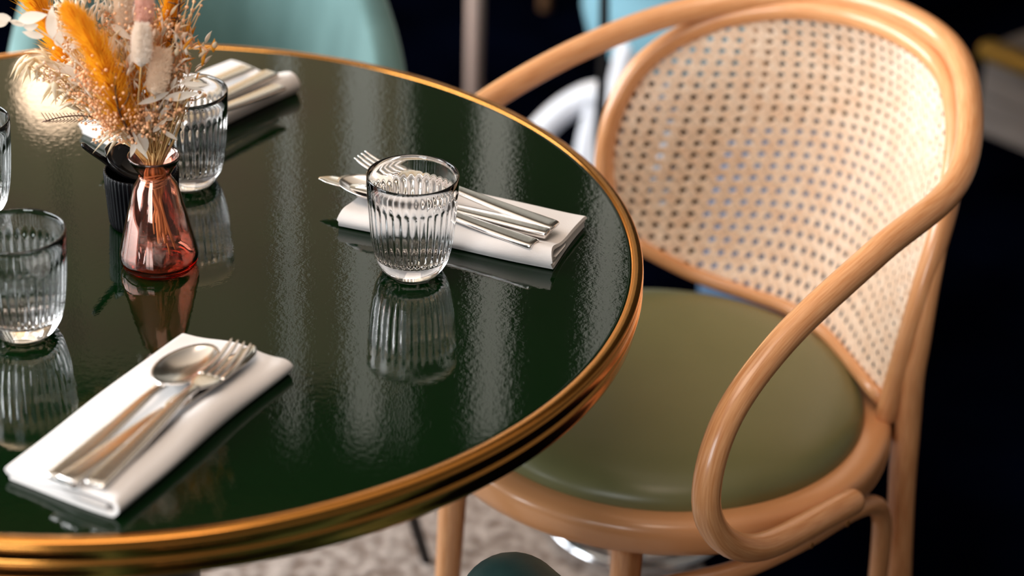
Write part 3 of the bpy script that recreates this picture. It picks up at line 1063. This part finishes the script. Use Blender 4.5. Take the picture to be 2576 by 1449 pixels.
sprig([(355, 380, 0), (310, 335, -.006), (262, 300, -.004), (190, 230, .0), (120, 170, .004)],
      [(205, 190, 100, 150, 24, -.002), (215, 200, 150, 162, 22, -.004), (225, 188, 212, 240, 14, -.01), (296, 330, 228, 358, 12, -.006), (170, 196, 214, 218, 18, -.006), (280, 62, 330, 100, 20, -.012), (286, 104, 282, 142, 18, -.016), (320, 168, 330, 132, 14, -.014)],
      'pale leaf sprig leaning over the glowing reflection on the table')

# oats
def oats(name_label, list_, w, stems=True):
    mb = MB()
    first = None
    for x0, y0, x1, y1, dy in list_:
        b0, t1 = bp(x0, y0, dy), bp(x1, y1, dy + rng.uniform(-.004, .004))
        husk(mb, b0, t1, w * 2.0 / FPX * rng.uniform(.8, 1.2))
    o = mb.build('oat_spray', M['oat'], bq, label=name_label)
    if stems:
        mb = MB()
        for x0, y0, x1, y1, dy in list_:
            b0 = bp(x0, y0, dy)
            mid = (b0 + NECK) * .5 + np.array([0, 0, .012]) + rng.normal(0, .002, 3)
            sweep(mb, cr([NECK + rng.normal(0, .002, 3), mid, b0], 5), .00035, seg=4)
        mb.build('stem', M['straw'], o, kind='stuff')


left = [(66, 138, 24, 196, 0), (72, 140, 40, 206, -.004), (90, 150, 62, 188, 0), (78, 168, 55, 214, .004), (112, 160, 78, 186, -.004), (108, 182, 80, 206, 0), (140, 205, 105, 248, -.004), (150, 210, 118, 250, 0), (170, 215, 128, 262, -.006),
        (185, 225, 150, 268, 0), (200, 250, 140, 285, -.004), (215, 240, 175, 275, -.008), (125, 150, 85, 122, 0), (190, 176, 140, 190, .004), (165, 190, 122, 214, 0), (230, 262, 172, 268, -.006), (205, 280, 150, 262, 0), (130, 138, 60, 132, .004)]
left += [(a_ + rng.normal(0, 14), b_ + rng.normal(0, 10), c_ + rng.normal(0, 14), d_ + rng.normal(0, 10), e_ + rng.normal(0, .008)) for a_, b_, c_, d_, e_ in left]
oats('cream oat husks drooping over the glowing reflection', left, 16)
oats('cream oat husks hanging in front of the black pot', [(302, 328, 233, 386, -.02), (312, 332, 262, 374, -.022), (285, 330, 240, 350, -.018), (300, 345, 268, 392, -.02)], 13)
oats('slender oat husks pointing past the far napkin', [(440, 76, 480, 62, -.004), (441, 85, 484, 87, -.006), (434, 116, 484, 138, -.008), (436, 116, 484, 144, -.004), (428, 40, 452, 8, 0)], 8)

# creamy dense strands at the top
m = MB()
for k in range(150):
    x, y = rng.uniform(150, 335), rng.uniform(-45, 88)
    a = rng.uniform(-.9, .9) + (x - 250) / 160
    l = rng.uniform(22, 55)
    husk(m, bp(x, y, rng.uniform(-.012, .02)), bp(x + l * math.sin(a), y - l * math.cos(a), rng.uniform(-.02, .02)), rng.uniform(5, 9) * 2 / FPX)
m.build('cream_tuft', M['leaf'], bq, label='dense tuft of cream grass strands', kind='stuff')


# peach blossom clusters
def cluster(lab, regions, mats='peach', r=(2.8, 4.8)):
    mb, ms = MB(), MB()
    for (cx_, cy_, sx_, sy_, rot, n, dy, sdy) in regions:
        for k in range(n):
            q = rng.normal(0, .5, 2)
            q = np.clip(q, -1.1, 1.1)
            x = cx_ + sx_ * q[0] * math.cos(rot) - sy_ * q[1] * math.sin(rot)
            y = cy_ + sx_ * q[0] * math.sin(rot) + sy_ * q[1] * math.cos(rot)
            c = bp(x, y, dy + rng.normal(0, sdy))
            ball(mb, c, rng.uniform(*r) * 2.0 / FPX)
            if k % 3 == 0:
                base = bp(cx_ * .55 + 372 * .45, cy_ * .55 + 372 * .45, dy * .5)
                sweep(ms, cr([base + rng.normal(0, .004, 3), (base + c) / 2 + rng.normal(0, .003, 3), c], 3), .00022, seg=4, caps=False)
    o = mb.build('blossom_cluster', M[mats], bq, label=lab, kind='stuff')
    ms.build('stem', M['raffia'], o, kind='stuff')


cluster('peach tiny blossoms beside the orange plume', [(248, 245, 60, 95, -.35, 260, -.026, .010), (225, 180, 40, 45, 0, 90, -.012, .010), (285, 310, 40, 45, 0, 90, -.028, .008)])
cluster('peach tiny blossoms above the vase mouth', [(372, 300, 60, 55, 0, 190, -.018, .012), (340, 320, 36, 40, 0, 60, -.026, .008), (440, 265, 40, 40, 0, 90, -.006, .012), (425, 215, 40, 40, 0, 60, .004, .012)])
cluster('peach blossoms among the bunny tails', [(330, 60, 90, 45, 0, 120, .004, .014), (400, 62, 40, 40, 0, 50, -.004, .012), (450, 165, 26, 40, 0, 60, .0, .008), (280, 30, 50, 50, 0, 60, .01, .01)])
cluster('pale pink blossoms at the outer side of the bouquet', [(160, 50, 30, 50, 0, 70, .006, .010), (170, 112, 36, 30, 0, 70, -.004, .008), (150, 205, 40, 30, .3, 70, .002, .008), (115, 180, 30, 24, 0, 30, .004, .008), (175, 245, 36, 24, 0, 30, .0, .008)], 'peach_pale', (2.6, 4.6))

# airy berry branch at the upper right
m, ms = MB(), MB()
tips = [(462, 52), (478, 40), (484, 26), (470, 18), (500, 36), (506, 14), (488, 4), (476, -8), (512, -4), (452, 40), (496, -22), (448, 62), (438, 136), (452, 140), (465, 142), (460, 160), (455, 176), (446, 170), (502, 232), (516, 240)]
for x, y in tips:
    c = bp(x, y, rng.uniform(-.006, .010))
    ball(m, c, rng.uniform(4.2, 6.0) * 2 / FPX)
    hub = bp(456, 100, .002) if y < 110 else (bp(436, 196, 0) if y < 200 else bp(440, 250, 0))
    sweep(ms, cr([hub, (hub + c) / 2 + rng.normal(0, .0025, 3), c], 5), .0005, seg=5)
for hub in (bp(456, 100, .002), bp(436, 196, 0), bp(440, 250, 0)):
    sweep(ms, cr([NECK + np.array([.003, 0, 0]), (hub + NECK) / 2 + np.array([.004, 0, .004]), hub], 6), .0007, seg=5)
o = ms.build('berry_branch', M['raffia'], bq, label='thin branches tipped with small peach berries')
m.build('berries', M['peach'], o, kind='stuff')

# dark twigs
m = MB()
sweep(m, cr([bp(352, 378, -.022), bp(318, 318, -.032), bp(298, 276, -.036), bp(290, 220, -.036), bp(286, 182, -.034)], 6), .0010, seg=6)
sweep(m, cr([bp(300, 280, -.036), bp(318, 255, -.036), bp(326, 232, -.034)], 5), .0008, seg=6)
m.build('dark_twig', M['twig'], bq, label='dark brown forked twig before the orange plume')
m = MB()
sweep(m, cr([bp(330, 330, -.008), bp(276, 305, -.006), bp(215, 292, -.002), bp(160, 294, 0), bp(108, 306, .002)], 6), .0006, seg=5)
for t in range(16):
    x = 118 + t * 9
    for sg in (-1, 1):
        sweep(m, [bp(x, 300 - abs(x - 190) * -.06, 0), bp(x - 14, 296 + sg * 12, -.002)], .00035, seg=4)
m.build('fern_twig', M['twig'], bq, label='brown ferny twig hanging over the table')
m = MB()
sweep(m, cr([bp(418, 300, .006), bp(432, 180, .008), bp(440, 110, .008), bp(448, 40, .008), bp(452, 0, .008)], 6), .0012, seg=6)
for k in range(40):
    y = rng.uniform(0, 130)
    x = 452 - y * .12
    sweep(m, [bp(x, y, .008), bp(x + rng.normal(0, 14), y - rng.uniform(2, 18), .008 + rng.normal(0, .006))], .0006, seg=4)
m.build('dark_twig', M['twig'], bq, label='dark brown seed stalk beside the berry branch')

# pale petals and chaff filling the bunch
for mname, n, lab in (('plume', 130, 'golden dyed strands filling the bouquet'), ('oat', 230, 'pale straw chaff filling the bouquet'), ('peach', 130, 'peach dried petals filling the bouquet'), ('leaf', 150, 'cream dried petals filling the bouquet'), ('peach_pale', 120, 'pale pink dried petals filling the bouquet')):
    m = MB()
    for k in range(n):
        a = rng.uniform(-.95, .55)
        rr = rng.uniform(70, 330) ** 1.0
        x, y = 380 + rr * math.sin(a) * .95, 400 - rr * math.cos(a)
        if y < -40:
            continue
        l = rng.uniform(18, 44)
        b2a = a + rng.normal(0, .6)
        dy_ = rng.uniform(-.020, .030)
        husk(m, bp(x, y, dy_), bp(x + l * math.sin(b2a), y - l * math.cos(b2a), dy_ + rng.uniform(-.006, .006)), rng.uniform(6, 15) * 2 / FPX)
    m.build('dried_petals', M[mname], bq, label=lab, kind='stuff')

# fine straw fan out of the neck
m = MB()
for k in range(85):
    a = rng.uniform(-1, 1)
    y = rng.uniform(200, 330)
    spread = (440 - y) / 240
    x = 378 + a * 150 * spread - 22 * spread
    stem_to(m, bp(x, y, rng.normal(-.004, .014)), rng.uniform(.0003, .0007), seg=4)
m.build('straw_fan', M['straw'], bq, label='fine straw stems fanning out of the vase', kind='stuff')

# ------------------------------------------------------------------ teal velvet chair across the table
def shell(parent, name, m, R, depth, zb, zt, drop, thick, nA=26, nZ=10, lean=.06, amax=1.0):
    V, F = [], []
    for i in range(nA + 1):
        a = -1 + 2 * i / nA
        x = R * math.sin(a * PI / 2 * .92)
        y = -depth * (1 - math.cos(a * PI / 2 * .92))
        top = zb + (zt - zb) * math.sqrt(max(.0, 1 - drop * abs(a) ** 2.6))
        for j in range(nZ + 1):
            t = j / nZ
            z = zb + (top - zb) * t
            V.append((x * (1 + .10 * t), y + lean * t * (1 - .6 * abs(a)), z))
    for i in range(nA):
        for j in range(nZ):
            q = i * (nZ + 1) + j
            F.append((q, q + 1, q + nZ + 2, q + nZ + 1))
    mb = MB()
    mb.add(V, F)
    o = mb.build(name, m, parent)
    s = o.modifiers.new('solid', 'SOLIDIFY')
    s.thickness = thick
    s.offset = 0
    d = o.modifiers.new('round', 'SUBSURF')
    d.levels = d.render_levels = 2
    return o


tch = thing('velvet_chair', 'teal velvet tub chair with thin black legs at the far side of the table', 'chair', (-.365, 2.49, 0), (0, 0, math.radians(8)))
shell(tch, 'backrest', M['teal'], .202, .30, .43, .79, .80, .042, lean=.06).location = (0, .20, 0)
m = MB(); lathe(m, [(0, .39), (.17, .39), (.205, .40), (.215, .425), (.21, .455), (.17, .472), (0, .478)], 48); m.build('seat', M['teal'], tch)
for sx, sy in ((1, -1), (-1, -1), (1, 1), (-1, 1)):
    m = MB(); sweep(m, [(sx * .15, sy * .13, .40), (sx * .252, sy * .135 + .01, .0055)] if sy < 0 else [(sx * .14, sy * .13, .40), (sx * .20, sy * .2, .0055)], [.011, .007], seg=12); m.build('leg', M['black'], tch)

# ------------------------------------------------------------------ teal leather chair tucked under the near side
nch = thing('leather_tub_chair', 'teal leather tub chair, only one padded arm tip showing below the rim', 'chair', (.02, 1.30, 0))
E0 = np.array([.009, 1.672, .479])
loc = np.array([.02, 1.30, 0])
m = MB(); sweep(m, cr([E0 - loc + np.array([0, 0, 0]), E0 - loc + np.array([.075, -.13, .012]), E0 - loc + np.array([.14, -.29, .02]), E0 - loc + np.array([.13, -.44, .03])], 8), np.linspace(.050, .055, 25), seg=28, round_ends=8); m.build('arm_pad', M['teal_leather'], nch)
m = MB(); sweep(m, cr([np.array([-.36, 1.40, .47]) - loc, np.array([-.32, 1.25, .48]) - loc, np.array([-.24, 1.12, .49]) - loc], 8), .05, seg=20, round_ends=6); m.build('arm_pad', M['teal_leather'], nch)
m = MB(); sweep(m, cr([np.array([-.24, 1.12, .56]) - loc, np.array([-.10, 1.05, .60]) - loc, np.array([.04, 1.08, .60]) - loc, np.array([.13, 1.20, .56]) - loc], 8), .04, .10, seg=24, up=(0, 0, 1), round_ends=5); m.build('backrest', M['teal_leather'], nch)
m = MB(); lathe(m, [(0, .34), (.19, .34), (.215, .36), (.21, .42), (.17, .44), (0, .445)], 40, centre=(-.10, .03, 0)); m.build('seat', M['teal_leather'], nch)
for sx, sy in ((-.24, .14), (.05, .14), (-.24, -.1), (.05, -.1)):
    m = MB(); sweep(m, [(sx, sy, .35), (sx * 1.05, sy * 1.05, .0055)], [.011, .008], seg=10); m.build('leg', M['black'], nch)

# ------------------------------------------------------------------ navy stool on a chrome ring behind the cane armchair
st = thing('ring_stool', 'low navy stool on a chrome ring base behind the cane armchair', 'stool', (.172, 2.492, 0))
m = MB(); lathe(m, [(0, .25), (.085, .25), (.10, .26), (.105, .28), (.10, .30), (.08, .308), (0, .31)], 40); m.build('seat', M['navy'], st)
m = MB(); sweep(m, [(0, 0, .03), (0, 0, .25)], .022, seg=20); m.build('column', M['chrome'], st)
m = MB(); sweep(m, [(0.115 * math.cos(t), 0.115 * math.sin(t), .0225) for t in np.linspace(0, 2 * PI, 65)], .0105, seg=14, up=(0, 0, 1), caps=False); rg = m.build('ring', M['chrome'], st)
for k in range(3):
    a = k * 2 * PI / 3 + .5
    m = MB(); sweep(m, [(0, 0, .035), (0.115 * math.cos(a), 0.115 * math.sin(a), .0225)], .008, seg=10); m.build('spoke', M['chrome'], st)

# ------------------------------------------------------------------ wooden table further back: legs in view, top above the frame
wt = thing('wooden_table', 'round wooden table further back, its slim turned legs in view', 'table', (.19, 3.70, 0))
for (x, y), mm in zip(((-.075, 3.60), (.352, 3.08), (.05, 4.30), (.475, 3.80)), ('pink_wood_lit', 'wood_dark', 'wood_dark', 'wood_dark')):
    m = MB(); sweep(m, [(x - .19, y - 3.70, 0), (x - .19, y - 3.70, .35), (x - .19 - .01, y - 3.70, .72)], [.0135, .0155, .018], seg=14); m.build('leg', M[mm], wt)
m = MB(); lathe(m, [(0, .72), (.66, .72), (.67, .735), (.66, .75), (0, .75)], 64); m.build('tabletop', M['wood_dark'], wt, auto=40)


ba = thing('blue_chair', 'pale blue upholstered chair with white curved legs behind the cane armchair', 'chair', (.305, 3.34, 0), (0, 0, .3))
m = MB(); lathe(m, [(0, .33), (.17, .33), (.20, .35), (.21, .39), (.21, .42), (.20, .455), (.168, .47), (0, .476)], 40); m.build('seat', M['blue'], ba)
m = MB(); sweep(m, [(.206 * math.cos(a), .206 * math.sin(a), .55) for a in np.linspace(.2, PI - .2, 24)], .028, .085, seg=16, up=(0, 0, 1), round_ends=4); m.build('backrest', M['blue'], ba)
bb = thing('blue_pouf', 'dusky blue round pouf seen through the holes of the cane back', 'pouf', (.425, 2.90, 0))
m = MB(); lathe(m, [(0, .02), (.13, .02), (.15, .04), (.158, .12), (.158, .28), (.148, .335), (.12, .352), (0, .358)], 40); m.build('cushion', M['blue_dim'], bb)
m = MB(); lathe(m, [(0, 0), (.12, 0), (.12, .021), (0, .021)], 32); m.build('base', M['black'], bb)


def bpts(t, L):
    inv = (Matrix.Translation(t.location) @ t.rotation_euler.to_matrix().to_4x4()).inverted()
    pts = [tuple(inv @ Vector(px(x, y, Y))) for x, y, Y in L]
    a, c = Vector(pts[-2]), Vector(pts[-1])
    if c.z > .03:                                   # carry the leg on down to the floor
        d = (c - a) / max(1e-4, a.z - c.z)
        d.x, d.y = d.x * .3, d.y * .3
        pts += [tuple(c + d * (c.z - .02) * .5), tuple(Vector((c.x + d.x * c.z, c.y + d.y * c.z, .02)))]
    return pts


m = MB(); sweep(m, cr(bpts(ba, [(1600, 70, 3.22), (1580, 130, 3.20), (1556, 230, 3.18), (1530, 330, 3.16), (1512, 430, 3.14), (1500, 540, 3.12)]), 5), .020, seg=14, round_ends=3); m.build('leg', M['white'], ba)
m = MB(); sweep(m, cr(bpts(ba, [(1548, 236, 3.20), (1500, 235, 3.26), (1455, 252, 3.28), (1405, 285, 3.28), (1350, 340, 3.28), (1310, 400, 3.28)]), 5), .021, seg=14, round_ends=3); m.build('leg', M['white'], ba)
m = MB(); sweep(m, cr(bpts(ba, [(1500, 240, 3.265), (1492, 300, 3.26), (1478, 360, 3.25), (1470, 420, 3.24)]), 5), .018, seg=14, round_ends=3); m.build('leg', M['white'], ba)
m = MB(); sweep(m, cr(bpts(ba, [(1640, 110, 3.40), (1672, 180, 3.41), (1690, 250, 3.42), (1680, 330, 3.42)]), 5), .016, seg=14, round_ends=3); m.build('leg', M['white'], ba)
# thin dark post of a coat stand
po = thing('slim_stand', 'thin dark metal stand post behind the cane armchair', 'stand', tuple(px(1505, 470, 2.98) * np.array([1, 1, 0])))
b0 = np.array(po.location)
m = MB(); sweep(m, [(0, 0, .012), (px(1519, 100, 2.98) - b0), (px(1524, -400, 2.98) - b0)], .0075, seg=10); m.build('post', M['black'], po)
m = MB(); lathe(m, [(0, 0), (.09, 0), (.09, .008), (.02, .014), (0, .014)], 32); m.build('base', M['black'], po)

# ------------------------------------------------------------------ timber platform with gold nosing in the far corner
pf = thing('platform', 'low grey timber platform with a gold edge strip in the far corner', 'platform', (.822, 3.775, 0), (0, 0, math.atan2(-.743, .67)))
HP = .165
for k in range(8):
    m = MB(); box(m, (.55, .075 + k * .152, HP - .011), (1.1, .148, .022)); m.build('plank', M['plank'], pf, smooth=False)
for k in range(2):
    m = MB(); box(m, (.55, .01, .036 + k * .073), (1.1, .018, .070)); m.build('plank', M['plank'], pf, smooth=False)
m = MB(); box(m, (.01, .6, .07), (.018, 1.19, .14)); m.build('side_board', M['plank'], pf, smooth=False)
m = MB(); sweep(m, [(0, -.004, HP - .004), (1.1, -.004, HP - .004)], .022, .016, seg=8, up=(0, 0, 1), power=4); m.build('edge_strip', M['gold'], pf, label='gold edge strip')
